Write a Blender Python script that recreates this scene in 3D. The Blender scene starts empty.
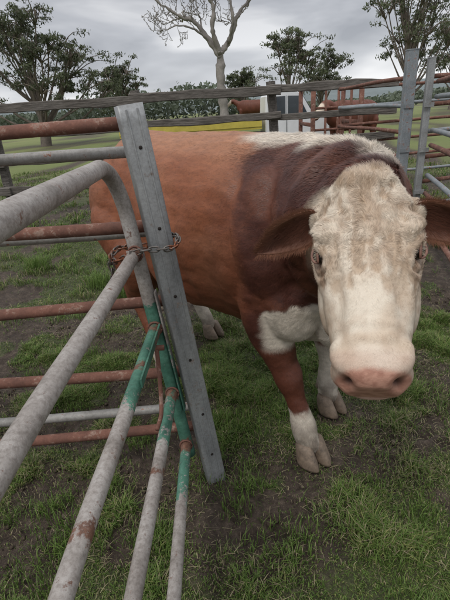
import bpy, bmesh, math, random
import numpy as np
from mathutils import Vector, Matrix, noise
random.seed(7); rng=np.random.default_rng(11)
SC=bpy.context.scene
COL=SC.collection
# ---------------------------------------------------------------- helpers
def norm(v):
    v=np.asarray(v,float); return v/np.linalg.norm(v)
def smooth(a,b,x):
    t=np.clip((x-a)/(b-a),0,1); return t*t*(3-2*t)
def _h(i,j,k,s):
    n=(i*374761393+j*668265263+k*2147483647+s*974634777)&0xffffffff
    n=((n^(n>>13))*1274126177)&0xffffffff
    return ((n^(n>>16))&0xffffff)/float(0xffffff)
def vn(P,scale=1.0,seed=0):
    P=np.asarray(P,float)*scale+100.0
    I=np.floor(P).astype(np.int64); f=P-I; f=f*f*(3-2*f); r=0
    for dx in (0,1):
        for dy in (0,1):
            for dz in (0,1):
                w=(f[:,0] if dx else 1-f[:,0])*(f[:,1] if dy else 1-f[:,1])*(f[:,2] if dz else 1-f[:,2])
                r=r+w*_h(I[:,0]+dx,I[:,1]+dy,I[:,2]+dz,seed)
    return r
def fbm(P,scale=1.0,seed=0,o=3):
    r=0;a=.5;t=0
    for i in range(o):
        r=r+a*vn(P,scale*2**i,seed+i*17); t+=a; a*=.5
    return r/t
def np_mesh(name,V,F,mat=None,col=None,sm=True,parent=None,link=True):
    V=np.ascontiguousarray(V,dtype=np.float32); F=np.ascontiguousarray(F,dtype=np.int32)
    me=bpy.data.meshes.new(name); M,k=F.shape
    me.vertices.add(len(V)); me.vertices.foreach_set('co',V.ravel())
    me.loops.add(M*k); me.loops.foreach_set('vertex_index',F.ravel())
    me.polygons.add(M); me.polygons.foreach_set('loop_start',np.arange(0,M*k,k,dtype=np.int32))
    me.update(calc_edges=True)
    me.polygons.foreach_set('use_smooth',np.full(M,sm))
    if col is not None: set_col(me,col)
    if mat: me.materials.append(mat)
    ob=bpy.data.objects.new(name,me)
    if link: COL.objects.link(ob)
    if parent: ob.parent=parent
    return ob
def set_col(me,col,name='Col'):
    c=np.ones((len(me.vertices),4),np.float32); col=np.asarray(col)
    c[:,:col.shape[1]]=col
    at=me.color_attributes.new(name,'FLOAT_COLOR','POINT'); at.data.foreach_set('color',c.ravel())
def empty(name,loc=(0,0,0)):
    e=bpy.data.objects.new(name,None); COL.objects.link(e); e.location=(0,0,0); e.empty_display_size=.2
    return e
class Bag:
    def __init__(s): s.V=[];s.F=[];s.n=0;s.C=[]
    def add(s,V,F,C=None):
        V=np.asarray(V,float);F=np.asarray(F,int)
        s.V.append(V);s.F.append(F+s.n);s.n+=len(V)
        if C is not None: s.C.append(np.asarray(C,float)*np.ones((len(V),len(C))) if np.ndim(C)==1 else C)
    def obj(s,name,mat,parent=None,sm=True,link=True):
        return np_mesh(name,np.vstack(s.V),np.vstack(s.F),mat,np.vstack(s.C) if s.C else None,sm,parent,link)
def tube(path,rad,k=14,caps=True):
    P=np.asarray(path,float); n=len(P)
    rad=np.ones(n)*rad if np.ndim(rad)==0 else np.asarray(rad,float)
    T=np.gradient(P,axis=0); T/=np.linalg.norm(T,axis=1)[:,None]+1e-12
    up=np.array([0,0,1.]) if abs(T[0][2])<.9 else np.array([1.,0,0])
    u=np.cross(T[0],up); u/=np.linalg.norm(u); rings=[]
    an=np.arange(k)*2*math.pi/k
    for i in range(n):
        u=u-T[i]*np.dot(u,T[i]); u/=np.linalg.norm(u); w=np.cross(T[i],u)
        rings.append(P[i]+rad[i]*(np.cos(an)[:,None]*u+np.sin(an)[:,None]*w))
    if caps:
        rings=[P[0]+(rings[0]-P[0])*.02]+rings+[P[-1]+(rings[-1]-P[-1])*.02]
    R=np.asarray(rings); m=len(R); V=R.reshape(-1,3); F=[]
    for i in range(m-1):
        a=i*k+np.arange(k); b=i*k+(np.arange(k)+1)%k
        F.append(np.stack([a,b,b+k,a+k],1))
    return V,np.vstack(F)
def interp(pts,n,extra=None):
    P=np.asarray(pts,float); m=len(P)
    Q=np.vstack([2*P[0]-P[1],P,2*P[-1]-P[-2]]); out=[]
    for t in np.linspace(0,m-1-1e-9,n):
        i=int(t); f=t-i; a,b,c,d=Q[i],Q[i+1],Q[i+2],Q[i+3]
        out.append(.5*((2*b)+(-a+c)*f+(2*a-5*b+4*c-d)*f*f+(-a+3*b-3*c+d)*f**3))
    return np.array(out)
def box(c,s,rot=None,nseg=1,jit=0,bev=0.0):
    hx,hy,hz=[q/2 for q in s]; b=bev if bev else min(hy,hz)*.06
    sec=np.array([(-hy+b,-hz),(hy-b,-hz),(hy,-hz+b),(hy,hz-b),(hy-b,hz),(-hy+b,hz),(-hy,hz-b),(-hy,-hz+b)])
    rings=[]; xs=[-hx]+list(np.linspace(-hx,hx,nseg+1))+[hx]
    for i,x in enumerate(xs):
        s2=sec*(.001 if i in (0,len(xs)-1) else 1)
        rings.append(np.stack([np.full(8,x),s2[:,0],s2[:,1]],1))
    R=np.asarray(rings); m=len(R); V=R.reshape(-1,3); F=[]
    for i in range(m-1):
        a=i*8+np.arange(8); bb=i*8+(np.arange(8)+1)%8
        F.append(np.stack([a,bb,bb+8,a+8],1))
    if rot is not None: V=V@np.asarray(rot).T
    return V+np.asarray(c),np.vstack(F)
def frame(x,z=(0,0,1)):
    x=norm(x); z=np.asarray(z,float); z=norm(z-x*np.dot(z,x)); y=np.cross(z,x)
    return np.stack([x,y,z],1)
def beam(p,q,w,h,z=(0,0,1),nseg=1,jit=0,bev=0):
    p=np.asarray(p,float);q=np.asarray(q,float)
    return box((p+q)/2,(np.linalg.norm(q-p),w,h),frame(q-p,z),nseg,jit,bev)
# ---------------------------------------------------------------- materials
def newmat(name):
    m=bpy.data.materials.new(name); m.use_nodes=True; nt=m.node_tree
    b=nt.nodes['Principled BSDF']; return m,nt,b
def nz(nt,scale,detail=5,rough=.6,vec=None,stretch=None):
    n=nt.nodes.new('ShaderNodeTexNoise'); n.inputs['Scale'].default_value=scale; n.inputs['Detail'].default_value=min(detail,5); n.inputs['Roughness'].default_value=rough
    tc=nt.nodes.new('ShaderNodeTexCoord'); mp=nt.nodes.new('ShaderNodeMapping')
    nt.links.new(tc.outputs['Object'],mp.inputs[0]); nt.links.new(mp.outputs[0],n.inputs['Vector'])
    if stretch: mp.inputs['Scale'].default_value=stretch
    return n.outputs['Fac']
def ramp(nt,fac,stops):
    r=nt.nodes.new('ShaderNodeValToRGB'); e=r.color_ramp.elements
    while len(e)<len(stops): e.new(.5)
    for i,(p,c) in enumerate(stops):
        e[i].position=p; e[i].color=(*c,1) if len(c)==3 else c
    nt.links.new(fac,r.inputs[0]); return r.outputs[0]
def mix(nt,fac,a,b,mode='MIX'):
    m=nt.nodes.new('ShaderNodeMix'); m.data_type='RGBA'; m.blend_type=mode
    for s,v in ((m.inputs[0],fac),(m.inputs[6],a),(m.inputs[7],b)):
        if isinstance(v,(int,float)): s.default_value=v
        elif isinstance(v,tuple): s.default_value=(*v,1)
        else: nt.links.new(v,s)
    return m.outputs[2]
def addn(nt,a,b):
    ad=nt.nodes.new('ShaderNodeMath'); ad.operation='ADD'; nt.links.new(a,ad.inputs[0]); nt.links.new(b,ad.inputs[1]); return ad.outputs[0]
def bump(nt,b,h,st=.3,d=.01):
    n=nt.nodes.new('ShaderNodeBump'); n.inputs['Strength'].default_value=st; n.inputs['Distance'].default_value=d
    nt.links.new(h,n.inputs['Height']); nt.links.new(n.outputs[0],b.inputs['Normal'])
def attr(nt,name='Col'):
    a=nt.nodes.new('ShaderNodeAttribute'); a.attribute_name=name; return a.outputs['Color'],a.outputs['Fac']
def sep(nt,c):
    s=nt.nodes.new('ShaderNodeSeparateColor'); nt.links.new(c,s.inputs[0]); return s.outputs
BW=lambda a,b:[(a,(0,0,0)),(b,(1,1,1))]
def metal(name,base,dark,rustamt=.6,rough=.55,met=.35,stretch=None,rustc=(.16,.06,.03)):
    m,nt,b=newmat(name)
    c=ramp(nt,nz(nt,9,5,.65,stretch=stretch),[(.3,dark),(.7,base)])
    fine=nz(nt,75,4,.75)
    c=mix(nt,.6,c,ramp(nt,fine,[(.35,(.6,.58,.56)),(.6,(1,1,1))]),'MULTIPLY')
    rf=ramp(nt,nz(nt,18,5,.8),BW(rustamt,rustamt+.07))
    c=mix(nt,rf,c,ramp(nt,fine,[(.3,rustc),(.7,tuple(x*1.9 for x in rustc))]))
    nt.links.new(c,b.inputs['Base Color']); b.inputs['Roughness'].default_value=rough; b.inputs['Metallic'].default_value=met
    bump(nt,b,fine,.3,.002); return m
M_galv=metal('weathered_galvanised_steel',(.42,.43,.43),(.23,.235,.24),.60,.5,.3,(1,1,.25),rustc=(.17,.13,.11))
M_pipe=metal('grey_weathered_pipe',(.38,.37,.35),(.20,.19,.175),.60,.6,.15)
M_rust=metal('rusty_pipe',(.23,.10,.068),(.10,.045,.032),.56,.85,0.0,rustc=(.17,.11,.085))
M_farg=metal('grey_yard_steel',(.31,.34,.36),(.19,.21,.225),.57,.6,.15)
def gate_mat():
    m,nt,b=newmat('gate_pipe_worn_paint')
    col,_=attr(nt); r,g,bl=sep(nt,col)[:3]
    fine=nz(nt,80,4,.75); med=nz(nt,24,5,.8)
    grey=ramp(nt,nz(nt,6,5,.7),[(.3,(.20,.175,.155)),(.5,(.33,.30,.275)),(.7,(.45,.425,.40))])
    grey=mix(nt,.7,grey,ramp(nt,fine,[(.33,(.45,.41,.38)),(.58,(1,1,1))]),'MULTIPLY')
    grey=mix(nt,ramp(nt,med,BW(.60,.66)),grey,(.15,.085,.06))
    grn=ramp(nt,nz(nt,12,5),[(.3,(.03,.10,.07)),(.7,(.10,.25,.18))])
    grn=mix(nt,.6,grn,ramp(nt,fine,[(.33,(.5,.5,.45)),(.58,(1,1,1))]),'MULTIPLY')
    c=mix(nt,ramp(nt,addn(nt,r,med),BW(.98,1.04)),grey,grn)
    rs=ramp(nt,fine,[(.3,(.07,.035,.025)),(.7,(.22,.11,.07))])
    c=mix(nt,ramp(nt,addn(nt,g,med),BW(.74,.84)),c,rs)
    nt.links.new(c,b.inputs['Base Color']); b.inputs['Roughness'].default_value=.55; b.inputs['Metallic'].default_value=.05
    bump(nt,b,fine,.5,.003); return m
M_gate=gate_mat()
def wood_mat():
    m,nt,b=newmat('weathered_timber')
    g=nz(nt,8,5,.7,stretch=(.6,6,6))
    c=ramp(nt,g,[(.3,(.05,.042,.036)),(.5,(.14,.125,.11)),(.75,(.27,.245,.22))])
    c=mix(nt,.5,c,ramp(nt,nz(nt,1.3,3),[(.3,(.4,.36,.33)),(.7,(1,1,1))]),'MULTIPLY')
    nt.links.new(c,b.inputs['Base Color']); b.inputs['Roughness'].default_value=.9
    bump(nt,b,g,.6,.02); return m
M_wood=wood_mat()
def plain(name,c,rough=.6,var=.25,sc=6,met=0):
    m,nt,b=newmat(name)
    k=ramp(nt,nz(nt,sc,5,.7),[(.3,tuple(x*(1-var) for x in c)),(.7,tuple(min(1,x*(1+var*.4)) for x in c))])
    nt.links.new(k,b.inputs['Base Color']); b.inputs['Roughness'].default_value=rough; b.inputs['Metallic'].default_value=met
    return m
def attr_mat(name,rough=.8,bumpsc=None,bst=.3,bd=.005,trans=0,spec=.3):
    m,nt,b=newmat(name); c,_=attr(nt)
    nt.links.new(c,b.inputs['Base Color']); b.inputs['Roughness'].default_value=rough
    b.inputs['Specular IOR Level'].default_value=spec
    if bumpsc: bump(nt,b,nz(nt,bumpsc,5,.7),bst,bd)
    if trans:
        tr=nt.nodes.new('ShaderNodeBsdfTranslucent'); nt.links.new(c,tr.inputs[0])
        ms=nt.nodes.new('ShaderNodeMixShader'); ms.inputs[0].default_value=trans
        out=nt.nodes['Material Output']; nt.links.new(b.outputs[0],ms.inputs[1]); nt.links.new(tr.outputs[0],ms.inputs[2]); nt.links.new(ms.outputs[0],out.inputs[0])
    return m
# ---------------------------------------------------------------- camera
pit=math.radians(23.7); rol=math.radians(4)
Fw=np.array([0,math.cos(pit),-math.sin(pit)]); Rt=np.array([1.,0,0]); Up=np.array([0,math.sin(pit),math.cos(pit)])
cx=math.cos(rol)*Rt-math.sin(rol)*Up; cy=math.sin(rol)*Rt+math.cos(rol)*Up
cam=bpy.data.cameras.new('camera'); co=bpy.data.objects.new('camera',cam); COL.objects.link(co)
mw=Matrix.Identity(4)
for i in range(3):
    mw[i][0]=cx[i]; mw[i][1]=cy[i]; mw[i][2]=-Fw[i]
mw[2][3]=1.6
co.matrix_world=mw
cam.sensor_fit='VERTICAL'; cam.sensor_height=36; cam.lens=25.98; cam.clip_start=.05; cam.clip_end=3000
SC.camera=co
# ---------------------------------------------------------------- world
w=bpy.data.worlds.new('World'); SC.world=w; w.use_nodes=True; nt=w.node_tree
bg=nt.nodes['Background']; out=nt.nodes['World Output']
sky=nt.nodes.new('ShaderNodeTexSky'); sky.sky_type='NISHITA'; sky.sun_disc=False
SE,SR=math.radians(58),math.radians(215)
sky.sun_elevation=SE; sky.sun_rotation=SR
nt.links.new(sky.outputs[0],bg.inputs[0]); bg.inputs[1].default_value=.09
tc=nt.nodes.new('ShaderNodeTexCoord'); mp=nt.nodes.new('ShaderNodeMapping'); mp.inputs['Scale'].default_value=(1.3,1.3,4.4)
nt.links.new(tc.outputs['Generated'],mp.inputs[0])
n=nt.nodes.new('ShaderNodeTexNoise'); n.inputs['Scale'].default_value=2.6; n.inputs['Detail'].default_value=4; n.inputs['Roughness'].default_value=.48; n.inputs['Distortion'].default_value=.35
nt.links.new(mp.outputs[0],n.inputs['Vector'])
cl=ramp(nt,n.outputs['Fac'],[(.36,(.42,.435,.47)),(.52,(.61,.625,.66)),(.66,(.90,.905,.92))])
sx=nt.nodes.new('ShaderNodeSeparateXYZ'); nt.links.new(tc.outputs['Generated'],sx.inputs[0])
gr=ramp(nt,sx.outputs[2],[(0.0,(1.18,1.18,1.18)),(.22,(.76,.76,.775)),(.6,(1.75,1.75,1.75))])
cl=mix(nt,1.0,cl,gr,'MULTIPLY')
bg2=nt.nodes.new('ShaderNodeBackground'); nt.links.new(cl,bg2.inputs[0]); bg2.inputs[1].default_value=1.0
ms=nt.nodes.new('ShaderNodeMixShader'); ms.inputs[0].default_value=.92
nt.links.new(bg.outputs[0],ms.inputs[1]); nt.links.new(bg2.outputs[0],ms.inputs[2]); nt.links.new(ms.outputs[0],out.inputs[0])
sl=bpy.data.lights.new('sun','SUN'); sl.energy=1.5; sl.angle=math.radians(16); sl.color=(1,.965,.91)
so=bpy.data.objects.new('sun',sl); COL.objects.link(so)
sd=Vector((math.sin(SR)*math.cos(SE),math.cos(SR)*math.cos(SE),math.sin(SE)))
so.rotation_euler=sd.to_track_quat('Z','Y').to_euler(); so.location=(0,0,10)
SC.view_settings.view_transform='Standard'; SC.view_settings.look='None'; SC.view_settings.exposure=0
# ---------------------------------------------------------------- ground
def gh(x,y):
    P=np.stack([x,y,0*x],1); d=np.hypot(x,y)
    return ((fbm(P,1.1,3)-.5)*.07+(fbm(P,6,5)-.5)*.035)*(1-smooth(20,60,d))-.012+.62*np.exp(-(((x-2.6)/6)**2+((y-28.5)/4)**2))
def mudf(x,y):
    P=np.stack([x,y,0*x],1)
    m=smooth(.53,.62,fbm(P,1.9,21,4)+.2*(fbm(P,9,31)-.5)*2)
    m=np.maximum(m,(1-smooth(.15,.6,np.hypot(x-.08,(y-1.40)*1.1)))*smooth(.3,.48,fbm(P,7,8)+.12))
    m=np.maximum(m,(1-smooth(.15,.5,np.hypot(x-.62,(y-1.75)*1.1)))*smooth(.34,.52,fbm(P,7,8)+.1)*.9)
    m=np.maximum(m,.8*smooth(.47,.60,fbm(P,4,44))*smooth(.6,1.0,x)*(1-smooth(2.2,3,y)))
    m=np.maximum(m,.9*smooth(.43,.55,fbm(P,3.3,54))*(1-smooth(-.5,-.1,x))*(1-smooth(3.0,4,y)))
    return m
def axis(lo,hi,st,far,g=1.16):
    a=list(np.arange(lo,hi,st)); s=st; x=a[-1]
    while x<far: s*=g; x+=s; a.append(x)
    s=st; x=a[0]
    while x>-far: s*=g; x-=s; a.insert(0,x)
    return np.array(a)
ax=axis(-2.0,2.6,.02,900); ay=axis(.3,4.2,.02,900)
X,Y=np.meshgrid(ax,ay); x=X.ravel();y=Y.ravel()
z=gh(x,y); md=mudf(x,y); P3=np.stack([x,y,0*x],1)
nearm=(np.hypot(x,y)<7)
z=z-md*.014+md*(fbm(P3,18,9)-.5)*.04*nearm+(fbm(P3,40,10,2)-.5)*.014*nearm
for i in range(150):
    hx,hy=rng.uniform(-1.5,2.2),rng.uniform(.6,3.8)
    if mudf(np.array([hx]),np.array([hy]))[0]<.4: continue
    a=rng.uniform(0,6.28); k=(abs(x-hx)<.16)&(abs(y-hy)<.16); dx=x[k]-hx;dy=y[k]-hy
    u_=dx*math.cos(a)+dy*math.sin(a); v_=-dx*math.sin(a)+dy*math.cos(a); r_=np.sqrt((u_/.06)**2+(v_/.045)**2)
    z[k]+=-.026*np.exp(-r_**4)*(1-.7*np.exp(-(v_/.009)**2))+.010*np.exp(-((r_-1.45)/.35)**2)
nx,ny=len(ax),len(ay); I=(np.arange(ny-1)[:,None]*nx+np.arange(nx-1)[None]).ravel()
Fg=np.stack([I,I+1,I+nx+1,I+nx],1)
m,nt,b=newmat('paddock_soil_and_grass'); c,_=attr(nt); r,g,bl=sep(nt,c)[:3]
n14=nz(nt,14,5,.8); n60=nz(nt,70,4,.8)
soil=ramp(nt,n14,[(.3,(.032,.023,.017)),(.5,(.07,.051,.038)),(.72,(.15,.115,.086))])
soil=mix(nt,.6,soil,ramp(nt,n60,[(.35,(.45,.45,.45)),(.65,(1.2,1.2,1.2))]),'MULTIPLY')
grs=ramp(nt,n14,[(.3,(.040,.042,.020)),(.5,(.065,.075,.028)),(.7,(.12,.12,.06))])
grs=mix(nt,.8,grs,ramp(nt,n60,[(.35,(.3,.3,.3)),(.65,(1.3,1.3,1.3))]),'MULTIPLY')
far=ramp(nt,nz(nt,.08,5,.7),[(.3,(.10,.14,.035)),(.7,(.19,.20,.07))])
grs=mix(nt,g,grs,far)
nt.links.new(mix(nt,ramp(nt,addn(nt,r,nz(nt,30,5,.8)),BW(.62,.95)),grs,soil),b.inputs['Base Color'])
b.inputs['Roughness'].default_value=.8; b.inputs['Specular IOR Level'].default_value=.35; bump(nt,b,n60,.9,.015)
np_mesh('ground',np.stack([x,y,z],1),Fg,m,np.stack([md*(1-.6*smooth(8,25,np.hypot(x,y))),smooth(7,20,np.hypot(x,y)),0*md],1))
def mkbl(x,y,z,bx,by,ln,hgt,wd):
    n=len(x); wx,wy=-by*wd*.5,bx*wd*.5
    V=np.zeros((n,5,3))
    V[:,0]=np.stack([x-wx,y-wy,z],1);V[:,1]=np.stack([x+wx,y+wy,z],1)
    mx,my,mz=x+bx*ln*.35,y+by*ln*.35,z+hgt*.62
    V[:,2]=np.stack([mx-wx*.8,my-wy*.8,mz],1);V[:,3]=np.stack([mx+wx*.8,my+wy*.8,mz],1)
    V[:,4]=np.stack([x+bx*ln,y+by*ln,z+hgt*.85],1)
    F=(np.arange(n)[:,None,None]*5+np.array([[0,1,3],[0,3,2],[2,3,4]])[None]).reshape(-1,3)
    return V.reshape(-1,3),F
g1=np.array([.080,.145,.030]);g2=np.array([.19,.28,.065]);yl=np.array([.30,.32,.11]);st=np.array([.42,.36,.22])
def blades(n,x0,x1,y0,y1,hm,wd,keep=1.0,pw=1.0):
    x=rng.uniform(x0,x1,n); y=y0+(y1-y0)*rng.random(n)**pw
    P=np.stack([x,y,0*x],1); md=mudf(x,y); tuft=fbm(P,6,71,3); fine=vn(P,26,77)
    k=rng.random(n)<(1-.95*md)*(.35+.65*smooth(.28,.46,tuft*.65+fine*.4))*keep
    x,y,tuft,md=x[k],y[k],tuft[k],md[k]; n=len(x); P=P[k]
    hgt=hm*(.35+.65*rng.random(n))*(.5+1.6*smooth(.45,.75,tuft))*(1-.4*md)
    an=rng.uniform(0,2*math.pi,n); ln=rng.uniform(.25,1.2,n)*hgt
    ws=wd*(.6+.8*rng.random(n))
    V,F=mkbl(x,y,gh(x,y)-.004,np.cos(an),np.sin(an),ln,hgt,ws)
    ty=rng.random(n); big=fbm(P,1.3,91); t=rng.random(n)[:,None]; C=g1*(1-t)+g2*t
    C=np.where((ty>.78-.25*smooth(.5,.7,big))[:,None],yl*(.6+.5*t),C)
    C=np.where((ty>.92-.15*smooth(.5,.7,big)-.2*md)[:,None],st*(.5+.6*t),C)
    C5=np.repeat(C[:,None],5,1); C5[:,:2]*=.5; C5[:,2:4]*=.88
    return V,F,C5.reshape(-1,3)
gb=Bag()
for a in [(420000,-1.6,2.2,.4,3.2,.044,.0032),(130000,-3,3.6,2.6,7.5,.055,.005),(80000,-7,6,6.5,16,.08,.012,1.0,1.3)]:
    v,f,c=blades(*a); gb.add(v,f,c)
nl_=18000; x=rng.uniform(-1.5,2.3,nl_); y=rng.uniform(.4,3.6,nl_); P=np.stack([x,y,0*x],1); k=rng.random(nl_)<smooth(.35,.65,fbm(P,2.2,33)); x,y=x[k],y[k]; n=len(x)
an=rng.uniform(0,6.28,n); L=rng.uniform(.015,.06,n); v,f=mkbl(x,y,gh(x,y)+.004+.008*rng.random(n),np.cos(an),np.sin(an),L,.004+.012*rng.random(n),.0022*(.6+.8*rng.random(n)))
gb.add(v,f,np.repeat((st*(.4+.6*rng.random((n,1)))),5,0))
tufts=[(-.95,3.9,.24,420),(-.75,4.1,.28,420),(-1.3,4.3,.2,350),(-1.15,2.2,.11,220),(.75,1.25,.09,220),(1.0,2.3,.1,200),(-.1,2.35,.11,220),(.2,1.2,.08,220),(-.7,1.25,.1,250),(2.6,4.8,.2,300),(-2.2,5,.25,300),(.0,1.50,.07,130),(-.17,1.60,.08,120),(.05,1.9,.09,200),(1.3,1.6,.08,200)]
tufts+=[(rng.uniform(-1.4,2),rng.uniform(.6,3.2),rng.uniform(.05,.095),95) for i in range(90)]
for (tx,ty,th,tn) in tufts:
    sg=.08 if tn>100 else .035
    xs=tx+rng.normal(0,sg,tn); ys=ty+rng.normal(0,sg,tn)
    h=th*(.4+.7*rng.random(tn)); an=rng.uniform(0,6.28,tn); ln=h*rng.uniform(.1,.8,tn)
    v,f=mkbl(xs,ys,gh(xs,ys)-.004,np.cos(an),np.sin(an),ln,h,.004 if tn>100 else .003)
    t=rng.random(tn)[:,None]; C=g1*(1-t)+g2*t*.95
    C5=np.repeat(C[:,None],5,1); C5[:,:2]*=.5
    gb.add(v,f,C5.reshape(-1,3))
M_grass=attr_mat('grass_blades',.55,trans=.3,spec=.3)
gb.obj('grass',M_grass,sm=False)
cb=Bag()
bm=bmesh.new(); bmesh.ops.create_icosphere(bm,subdivisions=1,radius=1); bm.verts.ensure_lookup_table()
ICV=np.array([v.co[:] for v in bm.verts]); ICF=np.array([[v.index for v in f.verts] for f in bm.faces]); bm.free()
xx=rng.uniform(-1.6,2.2,7000); yy=rng.uniform(.5,3.6,7000); kk=(mudf(xx,yy)>.3)|(rng.random(7000)>.97); xx=xx[kk];yy=yy[kk];zg=gh(xx,yy)
for i in range(len(xx)):
    s=.003+.013*rng.random()**4; V=ICV*(1+.35*(rng.random((len(ICV),1))-.5))*s*np.array([1,1+rng.random()*.5,.6])
    cb.add(V+[xx[i],yy[i],zg[i]-.006],ICF,(.055,.04,.029) if rng.random()<.92 else (.12,.095,.07))
cb.obj('soil_clods',attr_mat('clods',.9,bumpsc=80))
# ---------------------------------------------------------------- BULL
bull=empty('hereford_bull')
S=np.array([.36,1.95,0]); BF=norm([.68,-.733,0]); BR=np.array([BF[1],-BF[0],0])
def B(f,r,z): return S+BF*f+BR*r+np.array([0,0,z])
AS=.925
P0=np.array([.388,1.163,1.430]); HL=norm([.957,-.28,.078]); HA=norm([-.149,-.735,-.661]); HA=norm(HA-HL*np.dot(HA,HL)); HN=-np.cross(HL,HA)
if HN[2]<0: HN=-HN
def H(l,a,n): return P0+HL*l+HA*a*AS+HN*n
bb=Bag()
def loftsec(secs,fn,n=40,k=28,e=2.3):
    Q=interp(secs,n); rings=[]
    an=np.arange(k)*2*math.pi/k; ca,sa=np.cos(an),np.sin(an)
    ca2=np.sign(ca)*abs(ca)**(2/e); sa2=np.sign(sa)*abs(sa)**(2/e)
    for q in Q: rings.append(fn(q,ca2,sa2))
    rings=[rings[0].mean(0)+(rings[0]-rings[0].mean(0))*.02]+rings+[rings[-1].mean(0)+(rings[-1]-rings[-1].mean(0))*.02]
    R=np.asarray(rings); m=len(R); V=R.reshape(-1,3); F=[]
    for i in range(m-1):
        a=i*k+np.arange(k); b2=i*k+(np.arange(k)+1)%k
        F.append(np.stack([a,b2,b2+k,a+k],1))
    return V,np.vstack(F)
def trunkring(q,c,s):
    f,zc,hw,hh=q; return S+BF*f+BR*(c*max(hw,.02))[:,None]+np.array([0,0,1])*(zc+s*max(hh,.02))[:,None]
trunk=[(-1.54,1.10,.08,.14),(-1.49,1.09,.19,.25),(-1.38,1.08,.27,.35),(-1.18,1.085,.315,.425),(-.85,1.055,.36,.45),(-.55,1.03,.395,.475),(-.25,1.025,.39,.47),(0,1.03,.35,.455),(.18,1.04,.30,.41),(.32,1.02,.23,.33),(.42,1.0,.13,.2)]
bb.add(*loftsec(trunk,trunkring,44,32,2.03))
def headring(q,c,s):
    a,nc,hw,hh=q; hw=max(hw,.01);hh=max(hh,.01)
    wid=hw*(1-.22*np.clip(-s,0,1))
    return P0+HL*(c*wid)[:,None]+HA*a*AS+HN*(nc+s*hh)[:,None]
head=[(-.05,-.13,.06,.06),(-.02,-.13,.095,.10),(.04,-.135,.120,.125),(.12,-.145,.135,.142),(.20,-.15,.142,.150),(.27,-.148,.131,.145),(.35,-.14,.113,.128),(.42,-.13,.101,.113),(.49,-.125,.093,.105),(.54,-.122,.092,.1),(.58,-.122,.084,.09),(.605,-.124,.062,.066)]
bb.add(*loftsec(head,headring,34,28,2.35))
bm=bmesh.new(); bmesh.ops.create_icosphere(bm,subdivisions=3,radius=1); bm.verts.ensure_lookup_table()
SV=np.array([v.co[:] for v in bm.verts]); SF=np.array([[v.index for v in f.verts] for f in bm.faces]); SFq=np.hstack([SF,SF[:,2:3]]); bm.free()
tb=Bag()
def ell(c,rad,A,bag=None):
    (bag or tb).add(SV*np.asarray(rad)@np.asarray(A).T+np.asarray(c),SF)
BA=np.stack([BF,BR,[0,0,1]],1); HX=np.stack([HL,HA,HN],1)
def chain(pts,n=26,bag=None):
    for q in interp(pts,n): ell(q[:3],[q[3]]*3,np.eye(3),bag)
def chain2(pts,n,A,bag=None):
    for q in interp(pts,n): ell(q[:3],q[3:6],A,bag)
for s in (1,-1):
    ell(B(.02,s*.235,1.06),(.2,.14,.33),BA); ell(B(.10,s*.2,.82),(.16,.14,.2),BA)
    ell(B(-1.2,s*.2,1.04),(.25,.16,.34),BA); ell(B(-1.12,s*.23,.84),(.2,.1,.22),BA)
    ell(B(-.55,s*.2,.92),(.4,.18,.3),BA)
ell(B(.26,.03,.76),(.17,.14,.19),BA); ell(B(.05,0,.66),(.2,.15,.12),BA)
ell(B(-.75,0,.58),(.2,.05,.06),BA); ell(B(-1.12,0,.60),(.07,.08,.13),BA)
Nf=norm([P0[0]-S[0],P0[1]-S[1],0]); NR=np.array([Nf[1],-Nf[0],0]); NA=np.stack([Nf,NR,[0,0,1]],1)
def row(p,*r): return list(p)+list(r)
chain2([row(B(.0,0,1.14),.2,.30,.34),row(B(.17,.07,1.16),.18,.275,.33),row(B(.32,.18,1.18),.16,.24,.30),row(B(.44,.30,1.22),.14,.2,.25),row(B(.52,.40,1.25),.12,.145,.18)],16,NA)
chain2([row(B(.25,.05,.9),.12,.12,.14),row(B(.42,.2,.95),.1,.07,.12),row(B(.5,.32,1.05),.08,.06,.1)],10,NA)
chain2([row(B(-.1,0,1.37),.16,.14,.12),row(B(.1,.03,1.38),.15,.13,.11),row(B(.3,.16,1.34),.14,.12,.11),row(B(.48,.34,1.31),.12,.1,.09)],12,NA)
for s in (1,-1):
    ell(H(s*.102,.185,-.045),(.034,.06,.038),HX)
    ell(H(s*.092,.30,-.17),(.040,.12,.07),HX)
    ell(H(s*.056,.515,-.07),(.040,.05,.036),HX)
    ell(H(s*.058,.54,-.15),(.04,.045,.05),HX)
    ell(H(s*.112,.06,-.13),(.045,.045,.05),HX)
ell(H(0,.015,-.035),(.08,.05,.04),HX)
ell(H(0,.51,-.205),(.065,.07,.04),HX)
LF_R=[row(B(0,.22,.98),.14),(.185,1.80,.76,.125),(.205,1.785,.64,.102),(.245,1.765,.50,.073),(.277,1.747,.41,.072),(.30,1.73,.33,.050),(.325,1.71,.23,.046),(.345,1.69,.135,.060),(.362,1.668,.07,.054)]
LF_L=[row(B(0,-.22,.98),.14),row(B(.0,-.23,.76),.118),(.535,2.11,.6,.088),(.54,2.095,.46,.068),(.543,2.085,.40,.068),(.545,2.075,.30,.049),(.547,2.065,.2,.047),(.549,2.055,.135,.057),(.552,2.045,.07,.052)]
LH_L=[row(B(-1.2,-.2,1.0),.2),row(B(-1.08,-.24,.8),.16),(-.27,3.0,.66,.11),(-.33,3.17,.52,.075),(-.32,3.17,.45,.062),(-.24,3.11,.3,.048),(-.18,3.07,.17,.054),(-.14,3.04,.08,.052)]
LH_R=[row(B(-1.2,.2,1.0),.2),row(B(-1.03,.23,.8),.15),row(B(-1.06,.22,.65),.105),row(B(-1.16,.2,.52),.072),row(B(-1.14,.2,.45),.06),row(B(-1.05,.2,.3),.048),row(B(-.99,.2,.16),.054),row(B(-.96,.2,.08),.05)]
for L in (LF_R,LF_L,LH_L,LH_R): chain(L,44)
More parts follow.
